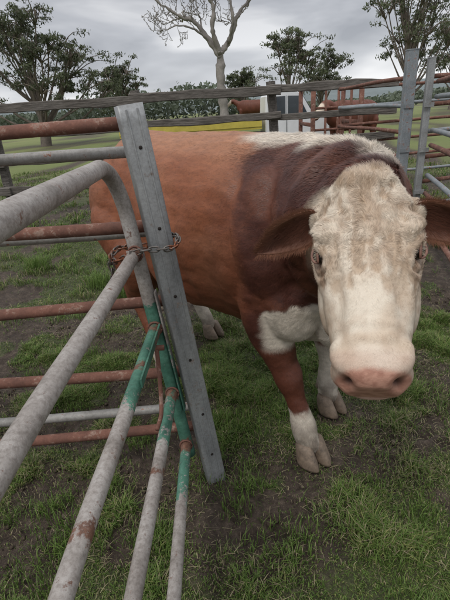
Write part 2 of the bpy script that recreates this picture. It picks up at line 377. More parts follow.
chain([row(B(-1.47,0,1.34),.04),row(B(-1.56,0,1.26),.035),row(B(-1.6,0,1.0),.026),row(B(-1.6,.01,.7),.022),row(B(-1.58,.02,.45),.045),row(B(-1.57,.02,.3),.02)],60)
def remeshed(qb,tbag,vox,sit,name):
    Vs=[];Ts=[];o=0
    if qb is not None:
        V1=np.vstack(qb.V);Q1=np.vstack(qb.F); Vs.append(V1); Ts.append(np.vstack([Q1[:,[0,1,2]],Q1[:,[0,2,3]]])); o=len(V1)
    Vs.append(np.vstack(tbag.V));Ts.append(np.vstack(tbag.F)+o)
    raw=np_mesh('raw',np.vstack(Vs),np.vstack(Ts))
    bmm=bmesh.new(); bmm.from_mesh(raw.data); bmesh.ops.recalc_face_normals(bmm,faces=bmm.faces); bmm.to_mesh(raw.data); bmm.free()
    md_=raw.modifiers.new('r','REMESH'); md_.mode='VOXEL'; md_.voxel_size=vox; md_.use_smooth_shade=True
    s_=raw.modifiers.new('s','SMOOTH'); s_.factor=.5; s_.iterations=sit
    dg=bpy.context.evaluated_depsgraph_get(); me=bpy.data.meshes.new_from_object(raw.evaluated_get(dg))
    bpy.data.objects.remove(raw); me.name=name
    V=np.zeros(len(me.vertices)*3,np.float32); me.vertices.foreach_get('co',V)
    return me,V.reshape(-1,3).astype(float)
me,V=remeshed(bb,tb,.0068,10,'body_surface'); N=len(V)
def normals(me):
    n=np.zeros(len(me.vertices)*3,np.float32); me.vertices.foreach_get('normal',n); return n.reshape(-1,3).astype(float)
Nn=normals(me)
hl=(V-P0)@HL; ha=(V-P0)@HA/AS; hn=(V-P0)@HN
bf=(V-S)@BF; br=(V-S)@BR; zz=V[:,2].copy()
HW=smooth(-.34,-.24,hn)*smooth(-.04,.0,ha)*(1-smooth(.16,.19,abs(hl)))*(ha<.7)*(V[:,1]<1.34)
top=HW*smooth(-.16,-.06,hn)
dsp=np.zeros(N)
EY=(.121,.230,-.066)
for s in (1,-1):
    d=np.sqrt(((hl-s*.058)/.018)**2+((ha-.588)/.026)**2+((hn+.080)/.026)**2); dsp-=.028*np.exp(-d**2)
    d=np.sqrt(((hl-s*.057)/.034)**2+((ha-.56)/.03)**2+((hn+.05)/.03)**2); dsp+=.006*np.exp(-d**2)
    d=np.sqrt(((hl-s*.132)/.024)**2+((ha-EY[1])/.026)**2+((hn-EY[2])/.018)**2); dsp-=.013*np.exp(-d**2)
    rr=np.sqrt(((ha-EY[1])/.042)**2+((hn-EY[2])/.034)**2); dsp+=.004*np.exp(-((rr-1.05)/.22)**2)*(hl*s>.07)*HW
    dsp+=.004*np.exp(-((rr-1.75)/.16)**2)*(hl*s>.06)*HW; dsp-=.004*np.exp(-((rr-1.4)/.14)**2)*(hl*s>.06)*HW
    dsp-=.008*np.exp(-(((hl-s*.072)/.018)**2+((ha-.40)/.10)**2))*top
    dsp+=.004*np.exp(-(((hl-s*.10)/.012)**2+((ha-.37)/.08)**2))*HW
dsp-=.010*np.exp(-((hn+.165+.1*(.6-ha))/.008)**2)*smooth(.44,.5,ha)*HW
cur=fbm(np.stack([hl*1.8,ha,hn],1),26,5,3)-.5
dsp+=top*cur*.016*(1-smooth(.30,.45,ha))
vw=np.sin(hl*150+5*fbm(V,9,2)+2*np.sin(ha*30))
dsp+=top*vw*.0026*np.exp(-(hl/.075)**2)*smooth(.03,.10,ha)*(1-smooth(.26,.36,ha))
dsp-=.006*np.exp(-(hl/.010)**2)*top*smooth(.02,.08,ha)*(1-smooth(.2,.32,ha))
dsp+=top*np.sin(ha*150+6*fbm(V,12,2))*.0012*smooth(.40,.46,ha)*(1-smooth(.50,.54,ha))
nk=smooth(.1,.3,bf)*(1-HW)
dsp+=nk*np.sin((bf*.9+br*.6)*34+fbm(V,5,8)*7)*.011
dsp+=(1-HW)*(fbm(V,5,40)-.5)*.034
dsp+=(1-HW)*(fbm(V,20,41)-.5)*.005*(zz>.2)
side=(abs(br)>.15)
dsp-=.030*np.exp(-(((bf+.98)/.12)**2+((zz-1.12)/.16)**2))*side
dsp-=.026*np.exp(-(((bf+.25)/.07)**2+((zz-1.0)/.32)**2))*side
dsp+=.016*np.exp(-(((bf+.02+.5*(zz-1.1))/.06)**2+((zz-1.1)/.28)**2))*side
dsp-=.018*np.exp(-(((bf-.14+.3*(zz-1.1))/.045)**2+((zz-1.0)/.3)**2))*side
dsp+=.005*np.sin(bf*52+zz*8)*smooth(-.9,-.7,bf)*(1-smooth(-.4,-.25,bf))*smooth(.7,.8,zz)*(1-smooth(1.1,1.25,zz))
V=V+Nn*dsp[:,None]
me.vertices.foreach_set('co',V.astype(np.float32).ravel()); me.update()
Nn=normals(me)
def mixc(A,Bc,t): return A*(1-t[:,None])+np.asarray(Bc)*t[:,None]
C=np.ones((N,3))*np.array([.255,.086,.038])
C=mixc(C,[.36,.150,.075],smooth(.4,.7,fbm(V,3.3,61))*.7)
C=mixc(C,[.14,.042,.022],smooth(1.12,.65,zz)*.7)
C=mixc(C,[.15,.045,.023],smooth(-1.0,-1.4,bf)*.5)
dark=smooth(-.10,-.02,bf+.20*(fbm(V,5,62,4)-.5)+.05*np.sin(zz*5))
C=mixc(C,[.15,.046,.023],smooth(-.28,-.06,bf+.15*(fbm(V,6,65)-.5))*.6)
C=mixc(C,[.078,.024,.015],dark)
C=mixc(C,[.14,.046,.024],dark*smooth(.45,.65,fbm(V,6,63))*.8)
C=mixc(C,[.40,.20,.11],smooth(1.36,1.47,zz)*(1-dark)*.6)  # lighter tan along the back, with the coat's top sheen painted in
white=np.array([.68,.60,.50]); nb=fbm(V,9,64,4)-.5
C=mixc(C,white,smooth(-.02,.02,zz-1.39+nb*.14)*smooth(-.3,-.15,bf)*smooth(.17,.10,abs(br-.28*np.clip(bf,0,1))+nb*.17)*(1-smooth(.5,.6,bf)))
brk=smooth(-.015,.015,.845-zz-.3*abs(bf-.26)+nb*.24)*smooth(.02,.07,bf+nb*.12)*smooth(-.015,.015,zz-.52+nb*.1)
C=mixc(C,white*.9,brk)
C=mixc(C,white*.85,smooth(-.02,.02,.60-zz+nb*.2)*smooth(-.3,0,bf)*smooth(.16,.08,abs(br)))
def near(px,py,r=.2): return (np.hypot(V[:,0]-px,V[:,1]-py)<r)
legr=near(.27,1.745,.19)&(zz<.62)&(br>.1)
C=mixc(C,[.115,.036,.02],legr*smooth(.62,.57,zz))
C=mixc(C,white*.8,near(.35,1.70,.16)*smooth(-.02,.02,.23-zz+nb*.22))
C=mixc(C,white*.85,near(.545,2.06,.2)*smooth(-.02,.02,.40-zz+nb*.16))
C=mixc(C,white*.85,near(-.2,3.08,.3)*smooth(-.02,.02,.36-zz+nb*.12))
C=mixc(C,white*.8,near(B(-.98,.2,0)[0],B(-.98,.2,0)[1],.2)*smooth(-.02,.02,.2-zz+nb*.08))
dirt=smooth(.30,.04,zz)*.85*smooth(.3,.6,fbm(V,18,70)); C=mixc(C,[.13,.095,.07],dirt)
clump=fbm(np.stack([bf*.5,br,zz*1.5],1),60,88,2); C=C*(.75+.5*clump)[:,None]
face=np.array([.62,.50,.38])*np.ones((N,3))
face=mixc(face,[.74,.65,.53],smooth(.4,.62,fbm(V,12,66)))
face=mixc(face,[.46,.33,.23],smooth(.52,.72,fbm(V,26,67))*.5)
face=mixc(face,[.48,.35,.24],np.exp(-(hl/.035)**2)*smooth(.0,.06,ha)*(1-smooth(.2,.32,ha))*.5)
face=mixc(face,[.42,.29,.20],smooth(-.11,-.22,hn)*.7)
face=mixc(face,[.44,.31,.21],np.exp(-((vw+1)/.5)**2)*top*np.exp(-(hl/.075)**2)*smooth(.03,.10,ha)*(1-smooth(.26,.36,ha))*.6)
face=mixc(face,[.47,.34,.23],smooth(-.05,-.5,cur*4)*top*(1-smooth(.3,.45,ha))*.8)
for s in (1,-1):
    d=np.sqrt(((hl-s*.13)/.03)**2+((ha-EY[1])/.036)**2+((hn-EY[2])/.030)**2); face=mixc(face,[.20,.09,.06],np.exp(-d**2*.9)*.95)
    face=mixc(face,[.34,.20,.13],np.exp(-(((hl-s*.12)/.02)**2+((ha-.30)/.05)**2+((hn+.07)/.02)**2))*.6)
nose=smooth(.558,.574,ha+nb*.03)*smooth(-.19,-.16,hn)
face=mixc(face,[.55,.30,.22],nose)
face=mixc(face,[.36,.17,.12],nose*smooth(.42,.6,fbm(V,70,68,2))*.7)
face=mixc(face,[.62,.45,.36],smooth(.50,.54,ha)*(1-nose)*.5)
for s in (1,-1):
    d=np.sqrt(((hl-s*.058)/.017)**2+((ha-.585)/.024)**2+((hn+.082)/.022)**2); face=mixc(face,[.03,.012,.01],np.exp(-d**4))
face=mixc(face,[.12,.06,.04],np.exp(-((hn+.165+.1*(.6-ha))/.005)**2)*smooth(.46,.5,ha)*.7)
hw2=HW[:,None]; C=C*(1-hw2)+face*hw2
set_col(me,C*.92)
M_skin=attr_mat('bull_hide',.6,bumpsc=110,bst=.5,bd=.003,spec=.35)
me.materials.clear(); me.materials.append(M_skin)
body=bpy.data.objects.new('body',me); COL.objects.link(body); body.parent=bull
def ear(s):
    base=H(s*.114,.065,-.125)
    d=norm(HL*s*.97-HN*.12+HA*.06+np.array([0,0,-.10])); 
    Wd=norm(np.array([0,-.25,1.])-d*np.dot([0,-.25,1.],d)); Nr=np.cross(d,Wd)
    if Nr[1]>0: Nr=-Nr
    ns,nq=30,17; G=np.zeros((ns,nq,3)); ln=.228
    for i in range(ns):
        t=i/(ns-1); wv=.055*(math.sin(math.pi*min(1,t*.90+.13))**.75)*(1-.2*t)+.004
        for j in range(nq):
            q=j/(nq-1)*2-1
            G[i,j]=base+d*ln*t+Wd*(q*wv*(1+.06*math.sin(11*t+q))-.045*t*t)+Nr*(.030*q*q*(1-.5*t)*(1 if q<0 else .7)-.010+.005*math.sin(9*t+3*q))
    V=G.reshape(-1,3); I=(np.arange(ns-1)[:,None]*nq+np.arange(nq-1)[None]).ravel(); F=np.stack([I,I+1,I+nq+1,I+nq],1)
    qq=np.tile(np.linspace(-1,1,nq),ns); nb=fbm(V,40,s+9)[:,None]; C=np.array([.075,.028,.018])*(.6+.8*nb)
    C=C+np.array([.09,.045,.025])*(np.abs(qq)**3)[:,None]
    ob=np_mesh('ear',V,F,M_skin,C,True,bull)
    so_=ob.modifiers.new('s','SOLIDIFY'); so_.thickness=.010; so_.offset=0
    ss=ob.modifiers.new('ss','SUBSURF'); ss.levels=1; ss.render_levels=1
    return ob,V,F,C,d,Nr,Wd,qq
ears=[ear(-1),ear(1)]
def tri_of(F): return np.vstack([F[:,[0,1,2]],F[:,[0,2,3]]]) if F.shape[1]==4 else F
me.calc_loop_triangles(); T=np.zeros(len(me.loop_triangles)*3,np.int32); me.loop_triangles.foreach_get('vertices',T); T=T.reshape(-1,3)
def fur(V,T,Nv,C,wt,n,flow,length,width,lift,jit=.22,cv=.4):
    a,b_,c_=V[T[:,0]],V[T[:,1]],V[T[:,2]]
    ar=np.linalg.norm(np.cross(b_-a,c_-a),axis=1)*wt[T].mean(1); p=ar/ar.sum()
    idx=rng.choice(len(T),n,p=p); r1=np.sqrt(rng.random(n)); r2=rng.random(n); W=np.stack([1-r1,r1*(1-r2),r1*r2],1)
    t=T[idx]; g=lambda A:(A[t]*W[...,None]).sum(1)
    P=g(V);Nm=g(Nv);Nm/=np.linalg.norm(Nm,axis=1)[:,None]+1e-9;Cc=g(C);fl=g(flow)
    fl=fl-Nm*(fl*Nm).sum(1)[:,None]; fl/=np.linalg.norm(fl,axis=1)[:,None]+1e-9
    D=fl+Nm*(g(lift[:,None])*(.5+1.0*rng.random((n,1))))+np.cross(Nm,fl)*rng.normal(0,jit,(n,1)); D/=np.linalg.norm(D,axis=1)[:,None]
    ln=g(length[:,None])*(.6+.7*rng.random((n,1))); sd=np.cross(D,Nm); sd/=np.linalg.norm(sd,axis=1)[:,None]+1e-9
    wd=g(width[:,None]); P=P-Nm*.0004
    Vv=np.zeros((n,3,3)); Vv[:,0]=P-sd*wd*.5;Vv[:,1]=P+sd*wd*.5; Vv[:,2]=P+D*ln
    F=np.arange(n*3).reshape(-1,3)
    C3=np.repeat((Cc*(1-cv/2+cv*rng.random((n,1))))[:,None],3,1); C3[:,:2]*=.88
    return Vv.reshape(-1,3),F,C3.reshape(-1,3)
fbg=Bag()
cn=np.stack([fbm(V,13,s)-.5 for s in (101,102,103)],1); cn2=np.stack([fbm(V,30,s)-.5 for s in (105,106,107)],1)
fl=-BF*1.0+np.array([0,0,-.55])+cn*1.6+cn2*nk[:,None]*2
hf=HL*np.sign(hl)[:,None]*.5+HA*(np.where(ha<.24,-.8,.9))[:,None]+cn2*(5.0*(1-smooth(.2,.4,ha))+1.4)[:,None]
fl=fl*(1-hw2)+hf*hw2
leg=(zz<.6)[:,None]; fl=np.where(leg,np.array([0,0,-1.])+cn*.8,fl)
nomz=1-np.clip(nose*HW*1.3,0,1)
fore=HW*(1-smooth(.16,.36,ha))*smooth(-.2,-.08,hn)
crest=smooth(1.36,1.42,zz)*smooth(-.3,-.1,bf)*(1-HW)
for s in (1,-1):
    d=np.sqrt(((hl-s*.13)/.030)**2+((ha-EY[1])/.034)**2+((hn-EY[2])/.030)**2); nomz=nomz*(1-np.clip(1.15*np.exp(-d**2),0,1))
wt=(1+HW*6+1.2*smooth(-.2,0,bf))*nomz+.00005
length=.012+.005*nk-.0055*HW+.006*fore+.008*crest; width=.0022-.0011*HW; lift=.14+.22*fore+.08*nk+.15*crest
v,f,c=fur(V,T,Nn,C*.97,wt,440000,fl,length,width,lift); fbg.add(v,f,c)
for ob,Ve,Fe,Ce,d,Nr,Wd,qq in ears:
    Te=tri_of(Fe); k=len(Ve); one=np.ones(k); fe=np.tile(d,(k,1))+Wd*qq[:,None]*1.2+cn[:k]*1.0
    for sgn,cc in ((1,Ce*1.3+np.array([.03,.014,.008])),(-1,Ce)):
        v,f,c=fur(Ve+Nr*sgn*.005,Te,np.tile(Nr*sgn,(k,1)),cc,one,7000,fe,one*.020,one*.0012,one*.35,.35,.6); fbg.add(v,f,c)
fbg.obj('coat_hair',attr_mat('bull_coat_hair',.48,spec=.42),bull,sm=False)
M_eye,nt,b=newmat('bull_eye'); b.inputs['Base Color'].default_value=(.012,.008,.006,1); b.inputs['Roughness'].default_value=.08
M_lid=plain('eyelid_skin',(.22,.11,.08),.6,.4,90)
M_lash=plain('eyelashes',(.5,.42,.32),.7)
for s in (1,-1):
    c0=H(s*.1145,EY[1],EY[2]+.002); e=Bag(); e.add(SV*.0225+c0,SFq[:,:3]); e.obj('eyeball',M_eye,bull)
    o=norm(HL*s*.78+HN*.60+HA*.10); u=norm(HA-o*np.dot(HA,o)); w_=np.cross(o,u)
    if np.dot(w_,HN)<0: w_=-w_
    lid=Bag()
    for sg,op in ((1,.0115),(-1,.0125)):
        pts=[c0+o*(.0115+.0085*math.cos(t))+u*(.0225*math.sin(t))+w_*sg*(op*math.cos(t)) for t in np.linspace(-1.5,1.5,14)]
        lid.add(*tube(np.array(pts),np.interp(np.linspace(0,1,14),[0,.5,1],[.0030,.0042,.0030]),8))
    lid.obj('eyelids',M_lid,bull)
    la=Bag()
    for t in np.linspace(-1.1,1.1,30):
        p=c0+o*(.0125+.0085*math.cos(t)+.003)+u*(.0215*math.sin(t))+w_*(.0125*math.cos(t)); q=p+o*.009+w_*.001+HA*.005+rng.normal(0,.0015,3)
        la.add(*tube(np.array([p,(p+q)/2+w_*.001,q]),np.array([.0005,.0004,.0002]),4))
    la.obj('lashes',M_lash,bull)
M_hoof=plain('hoof_horn',(.19,.14,.10),.65,.6,30)
def hoof(p,fd,sz=1.0):
    fd=norm([fd[0],fd[1],0]); sd=np.array([fd[1],-fd[0],0]); hb=Bag()
    k=20; an=np.arange(k)*2*math.pi/k
    for s in (1,-1):
        rings=[]
        for (z,l,wv,off) in [(.0,.062,.034,.022),(.012,.064,.036,.022),(.04,.056,.034,.010),(.07,.046,.031,-.004),(.088,.036,.028,-.012),(.095,.02,.018,-.015)]:
            c_=np.array([p[0],p[1],-.016+z*sz])+fd*off*sz+sd*s*(.037+.002*(1-z*10))*sz
            xx=np.cos(an); yy=np.sin(an); nar=1-.35*np.clip(xx,0,1)**2
            rings.append(c_+fd*(xx*l*sz)[:,None]+sd*(yy*wv*nar*sz-s*.008*np.clip(xx,0,1)*sz)[:,None])
        rings=[rings[0].mean(0)+(rings[0]-rings[0].mean(0))*.02]+rings+[rings[-1].mean(0)+(rings[-1]-rings[-1].mean(0))*.02]
        R=np.array(rings); m_=len(R); VV=R.reshape(-1,3); F=np.vstack([np.stack([i*k+np.arange(k),i*k+(np.arange(k)+1)%k,(i+1)*k+(np.arange(k)+1)%k,(i+1)*k+np.arange(k)],1) for i in range(m_-1)])
        hb.add(VV,F)
        dc=np.array([p[0],p[1],.115*sz])-fd*.055*sz+sd*s*.03*sz
        hb.add(SV*np.array([.017,.014,.022])*sz+dc,SFq)
    hb.obj('hoof',M_hoof,bull)
hoof((.375,1.65),(.45,-.9),1.14); hoof((.56,2.02),(.5,-.85),1.1); hoof((-.115,3.02),(.68,-.73),1.08); pr=B(-.94,.2,0); hoof((pr[0],pr[1]),BF,1.05)
# ---------------------------------------------------------------- other cattle
def cattle(o0,sgn,sc,yaw,headz=1.42):
    cow=empty('red_cow'); t2=Bag(); ca,sa=math.cos(yaw),math.sin(yaw)
    RZ=np.array([[ca,-sa,0],[sa,ca,0],[0,0,1]]); fx=np.array([sgn,1,1.])
    def c_(x,y,z): return np.array([x,y,z])
    E=np.eye(3)
    chain2([row(c_(-.85,0,1.1),.12,.2,.25),row(c_(-.6,0,1.08),.2,.29,.36),row(c_(0,0,1.05),.25,.34,.4),row(c_(.5,0,1.08),.2,.28,.38),row(c_(.75,0,1.1),.14,.2,.27)],16,E,t2)
    chain([row(c_(.7,0,1.2),.2),row(c_(.95,-.05,1.35),.15),row(c_(1.12,-.08,headz),.13),row(c_(1.3,-.12,headz-.12),.10),row(c_(1.42,-.14,headz-.22),.085)],14,t2)
    for x_,y_ in ((-.65,.17),(-.7,-.17),(.5,.16),(.58,-.16)):
        chain([row(c_(x_,y_,.9),.14),row(c_(x_+.03,y_,.5),.065),row(c_(x_,y_,.25),.05),row(c_(x_+.03,y_,.0),.06)],14,t2)
    chain([row(c_(-.93,0,1.3),.04),row(c_(-1.0,0,.9),.025),row(c_(-.98,0,.5),.045)],14,t2)
    for s in (1,-1): ell(c_(1.08,-.06+s*.2,headz),(.05,.11,.04),E,t2)
    mc,Vc=remeshed(None,t2,.03,4,'cow_surface')
    cc=np.ones((len(Vc),3))*np.array([.13,.042,.025])*(.7+.6*fbm(Vc,5,3))[:,None]
    cc=mixc(cc,[.6,.5,.4],smooth(1.14,1.2,Vc[:,0])*(Vc[:,2]>1.05)); cc=mixc(cc,[.5,.42,.34],(Vc[:,2]<.35)*.8)
    Vw=(Vc*fx)@RZ.T*sc+np.asarray(o0); mc.vertices.foreach_set('co',Vw.astype(np.float32).ravel())
    if sgn<0: mc.flip_normals()
    set_col(mc,cc); mc.update(); mc.materials.clear(); mc.materials.append(M_skin); cob=bpy.data.objects.new('body',mc); COL.objects.link(cob); cob.parent=cow
cattle((2.35,28,.58),-1,1.0,-.35)
cattle((4.35,14.6,.0),-1,1.12,.5,1.3)
# ---------------------------------------------------------------- near steel: post, gate, panels
def lean(z): return np.array([-.106-.167*z/1.634,1.57,z])
post=empty('steel_gate_post')
bx_,by_,th=.088,.055,.005
rotA=math.radians(24)
axz=norm(lean(1.634)-lean(0)); ex=norm(np.array([math.cos(rotA),math.sin(rotA),0])); ex=norm(ex-axz*np.dot(ex,axz)); ey=np.cross(axz,ex)
def sect(hx,hy,r,k=4):
    pts=[]
    for (sx_,sy_,a0) in ((1,1,0),(-1,1,90),(-1,-1,180),(1,-1,270)):
        for i in range(k):
            a=math.radians(a0+90*i/(k-1)); pts.append((sx_*(hx-r)+r*math.cos(a),sy_*(hy-r)+r*math.sin(a)))
    return np.array(pts)
so1=sect(bx_/2,by_/2,.006); si1=sect(bx_/2-th,by_/2-th,.003)
rings=[]; ztop=1.635
for z in np.linspace(-.35,ztop,40): 
    c0_=lean(z); rings.append(c0_+so1[:,:1]*ex+so1[:,1:]*ey)
for z in (ztop,ztop-.3): 
    c0_=lean(z); rings.append(c0_+si1[:,:1]*ex+si1[:,1:]*ey)
R=np.array(rings);k=R.shape[1]; VV=R.reshape(-1,3)
F=np.vstack([np.stack([i*k+np.arange(k),i*k+(np.arange(k)+1)%k,(i+1)*k+(np.arange(k)+1)%k,(i+1)*k+np.arange(k)],1) for i in range(len(R)-1)])
np_mesh('post_tube',VV,F,M_galv,None,True,post)
rb=Bag()
for xo in (-.018,.020):
    a=lean(.0)+ex*xo-ey*(by_/2+.001); b_=lean(1.62)+ex*xo-ey*(by_/2+.001); rb.add(*beam(a,b_,.006,.003,z=ey,nseg=1,bev=.001))
rb.obj('pressed_ribs',M_galv,post,sm=False)
hb=Bag()
M_hole=plain('bolt_hole_dark',(.02,.014,.011),.9)
for z in (1.5,1.22,.95,.66,.38,.15):
    c0_=lean(z)-ey*(by_/2+.0006)+ex*.001; hb.add(*tube(np.array([c0_-ey*.001,c0_+ey*.004]),.0065,12))
hb.obj('bolt_holes',M_hole,post)
gate=empty('steel_pipe_gate')
def gx(z): return -.195-.105*z
gB=Bag()
def gcol(V):
    z=V[:,2]; y=V[:,1]
    g=np.zeros(len(V))
    g=np.maximum(g,smooth(1.0,.9,z)*smooth(1.42,1.5,y)*.66)
    g=np.maximum(g,smooth(.75,1.15,y)*(z<.95)*(z>.66)*.60)
    g=np.maximum(g,smooth(1.0,1.3,y)*(z<.66)*.56)
    r=np.zeros(len(V))
    for zc in (1.14,.83,.52,.25): r=np.maximum(r,.5*np.exp(-(((z-zc)/.04)**2+((y-1.5)/.05)**2)))
    for yc in (.62,1.22): r=np.maximum(r,.42*np.exp(-(((z-.83)/.05)**2+((y-yc)/.035)**2)))
    r=np.maximum(r,.4*np.exp(-(((z-.52)/.05)**2+((y-1.08)/.03)**2)))
    return np.stack([g,r,0*g],1)
def gt(path,r,n=None,k=18):
    if n: path=interp(path,n)
    v,f=tube(np.array(path),r,k); gB.add(v,f,gcol(v))
st_=[(gx(.16),1.55,.16),(gx(.5),1.55,.5),(gx(.9),1.55,.9),(gx(1.2),1.55,1.2),(gx(1.33),1.545,1.32),(gx(1.42)-.005,1.505,1.41),(gx(1.46)-.01,1.42,1.453),(gx(1.47)-.008,1.3,1.457),(-.345,1.0,1.462),(-.33,.5,1.467),(-.32,0,1.47),(-.31,-.6,1.472),(-.31,-1.1,1.47)]
gt(st_,.027,140)
for z,xn in ((1.14,-.345),(.83,-.325),(.52,-.28),(.235,-.222)):
    gt([(gx(z),1.55,z),(gx(z)*.5+xn*.5,1.0,z),(xn,.5,z),(xn,-.3,z),(xn,-1.1,z)],.0225,70)
gt([(-.31,-1.1,1.47),(-.29,-1.1,.8),(-.222,-1.1,.15)],.024,20)
gB.obj('pipe_frame',M_gate,gate)
wbd=Bag()
for z in (1.14,.83,.52,.235):
    pts=[np.array([gx(z)+.026*math.cos(a),1.522,z+.028*math.sin(a)]) for a in np.linspace(0,6.2,16)]
    wbd.add(*tube(np.array(pts),.0045,6))
wbd.obj('weld_beads',M_rust,gate)
fb=Bag()
def fadd(vf): fb.add(vf[0],vf[1],gcol(vf[0])+np.array([.1,0,0]))
fadd(beam((gx(.98)+.032,1.545,.98),(gx(.5)+.04,1.545,.42),.006,.04,z=(0,1,0)))
fadd(beam((gx(.83)+.024,1.5,.848),(gx(.83)+.008,1.12,.848),.006,.03,z=(0,0,1)))
fadd(beam((gx(1.14),1.56,1.12),(gx(1.14)-.01,1.44,1.15),.01,.05))
fb.obj('flat_braces',M_gate,gate,sm=False)
lb=Bag()
lb.add(*tube(interp([(-.268,1.42,.80),(-.262,1.36,.70),(-.262,1.30,.60),(-.27,1.22,.585)],20),.008,10)); lb.add(*tube(np.array([(-.30,1.42,.80),(-.24,1.42,.80)]),.011,10))
lb.obj('latch_rod',M_rust,gate)
def panel(name,zs,y0,y1,x1,mat,r,xr=-.14,stiles=()):
    e=empty(name); p=Bag()
    for z in zs:
        xa=xr-.1*z-.02
        pts=np.array([(xa+(x1-xa)*t,y0+(y1-y0)*t,z+.008*math.sin(7*t+z*9)) for t in np.linspace(0,1,30)])
        p.add(*tube(pts,r,14))
    for (xs) in stiles:
        t=(xs-xr)/(x1-xr); p.add(*tube(np.array([(xs,y0+(y1-y0)*t,-.02),(xs-.02,y0+(y1-y0)*t,zs[-1]+.0)]),r*.98,14))
    p.obj('rails',mat,e); return e
panel('rusty_pipe_fence_panel',(.22,.545,.88,1.215,1.57),1.66,1.60,-3.2,M_rust,.024,stiles=(-1.95,-3.2))
panel('grey_pipe_fence_panel',(.27,.84,1.17,1.47),1.75,1.72,-3.2,M_pipe,.022,stiles=(-1.8,-3.15))
chn=Bag()
cen=np.array([-.283,1.555,1.15]); nl=26
def link(c,T,Nv,L=.019,Wd=.0095,r=.0034):
    T=norm(T); Nv=norm(Nv-T*np.dot(Nv,T)); pts=[]
    for a in np.linspace(0,2*math.pi,17)[:-1]:
        ca,sa=math.cos(a),math.sin(a); pts.append(c+T*(L*np.sign(ca)*abs(ca)**.8)+Nv*(Wd*np.sign(sa)*abs(sa)**.8))
    P=np.array(pts); m_=len(P); kk=7; Bn=np.cross(T,Nv); rings=[]
    for i in range(m_):
        t=norm(P[(i+1)%m_]-P[i-1]); o=np.cross(t,Bn); aa=np.arange(kk)*2*math.pi/kk
        rings.append(P[i]+r*(np.cos(aa)[:,None]*o+np.sin(aa)[:,None]*Bn))
    VV=np.array(rings).reshape(-1,3); F=np.vstack([np.stack([i*kk+np.arange(kk),i*kk+(np.arange(kk)+1)%kk,((i+1)%m_)*kk+(np.arange(kk)+1)%kk,((i+1)%m_)*kk+np.arange(kk)],1) for i in range(m_)])
    chn.add(VV,F)
def cpath(a): return cen+np.array([.125*math.cos(a),.078*math.sin(a),.022*math.cos(a*1.0)+.012*math.sin(3*a)])
for i in range(nl):
    a=i*2*math.pi/nl; T_=cpath(a+.02)-cpath(a-.02); o=np.array([0,0,1.]) if i%2 else np.array([math.cos(a),math.sin(a),.2]); link(cpath(a),T_,o)
for i in range(4):
    link(np.array([-.40,1.49,1.135-.026*i]),np.array([.1*(i%2),0,-1.]),np.array([1.,0,0]) if i%2 else np.array([0,1.,0]))
chn.obj('chain',metal('chain_steel',(.26,.24,.22),(.10,.085,.075),.5,.5,.6))
# ---------------------------------------------------------------- background timber fence
tf=empty('timber_rail_fence'); wb=Bag()
fy=lambda x: 8.4+.03*x
xs=[-9,-6.4,-3.9,-1.3,1.1,3.2]
for i in range(len(xs)-1):
    for z,h in ((1.86,.15),(1.42,.12),(.97,.13),(.5,.13)):
        a=(xs[i]-.12,fy(xs[i])-.06,z+rng.uniform(-.03,.03)); b_=(xs[i+1]+.12,fy(xs[i+1])-.06-.045*(i%2),z+rng.uniform(-.03,.03))
        v,f=beam(a,b_,.05,h,nseg=24,bev=.012)
        pn=v*np.array([1,0,0])+i*3+z
        v=v+np.array([0,.02,.06])*((fbm(pn,1.6,int(z*10)))-.5)[:,None]
        mid=(a[2]+b_[2])/2; v[:,2]=mid+(v[:,2]-mid)*(.75+.5*fbm(pn,2.6,int(z*10)+3)); wb.add(v,f)
for x_ in xs[:-1]:
    v,f=tube(interp([(x_,fy(x_)+.08,-.3),(x_+.02,fy(x_)+.08,1),(x_-.03,fy(x_)+.08,2.0)],14),.085,10); v+=((fbm(v,7,3)-.5)*.03)[:,None]; wb.add(v,f)
wb.obj('posts_and_rails',M_wood,tf,sm=False)
def yard(name,p,q,zs,mats,r=.022):
    e=empty(name); d={}
    for z,m_ in zip(zs,mats):
        g=d.setdefault(m_.name,(Bag(),m_))[0]
        p3=np.array([p[0],p[1],z]);q3=np.array([q[0],q[1],z]); g.add(*tube(np.array([p3+(q3-p3)*t+[0,0,.01*math.sin(5*t)] for t in np.linspace(0,1,12)]),r,12))
    for i,(g,m_) in enumerate(d.values()): g.obj('rails_%d'%(i+1),m_,e)
    return e
def bigpost(name,x,y,h,w_,mat):
    e=empty(name); g=Bag(); g.add(*beam((x,y,-.3),(x,y,h),w_,w_*.8,z=(0,1,0),nseg=12,bev=.01)); g.add(*beam((x,y,h),(x,y,h+.012),w_*1.06,w_*.86,z=(0,1,0),bev=.004)); 
    for z in (.5,1.0,1.5): g.add(*beam((x-.06,y-.05,z),(x+.06,y-.05,z),.02,.05,z=(0,0,1)))
    g.obj('post_section',mat,e,sm=False)
bigpost('steel_yard_post',2.33,5.6,2.08,.125,M_farg); bigpost('steel_yard_post',2.52,5.5,1.98,.08,M_galv)
R_=M_rust
yard('pipe_yard_panel',(2.6,5.45),(1.72,2.3),(1.74,1.58,1.22,1.05,.70,.48,.18),(R_,M_farg,M_farg,R_,M_farg,R_,R_),.027)
yard('pipe_yard_panel',(2.33,5.65),(2.25,8.3),(1.80,1.5,1.2,.9,.6,.3),(R_,M_farg,R_,R_,M_farg,R_),.026)
yard('pipe_yard_panel',(2.6,5.6),(6.5,6.6),(1.80,1.5,1.2,.9,.6,.3),(R_,R_,M_farg,R_,R_,M_farg),.026)
yard('pipe_yard_panel',(2.25,8.35),(8.5,9.4),(1.80,1.5,1.2,.9,.6,.3),(R_,M_farg,R_,R_,R_,M_farg),.026)
e=empty('rusty_cattle_crush'); g=Bag()
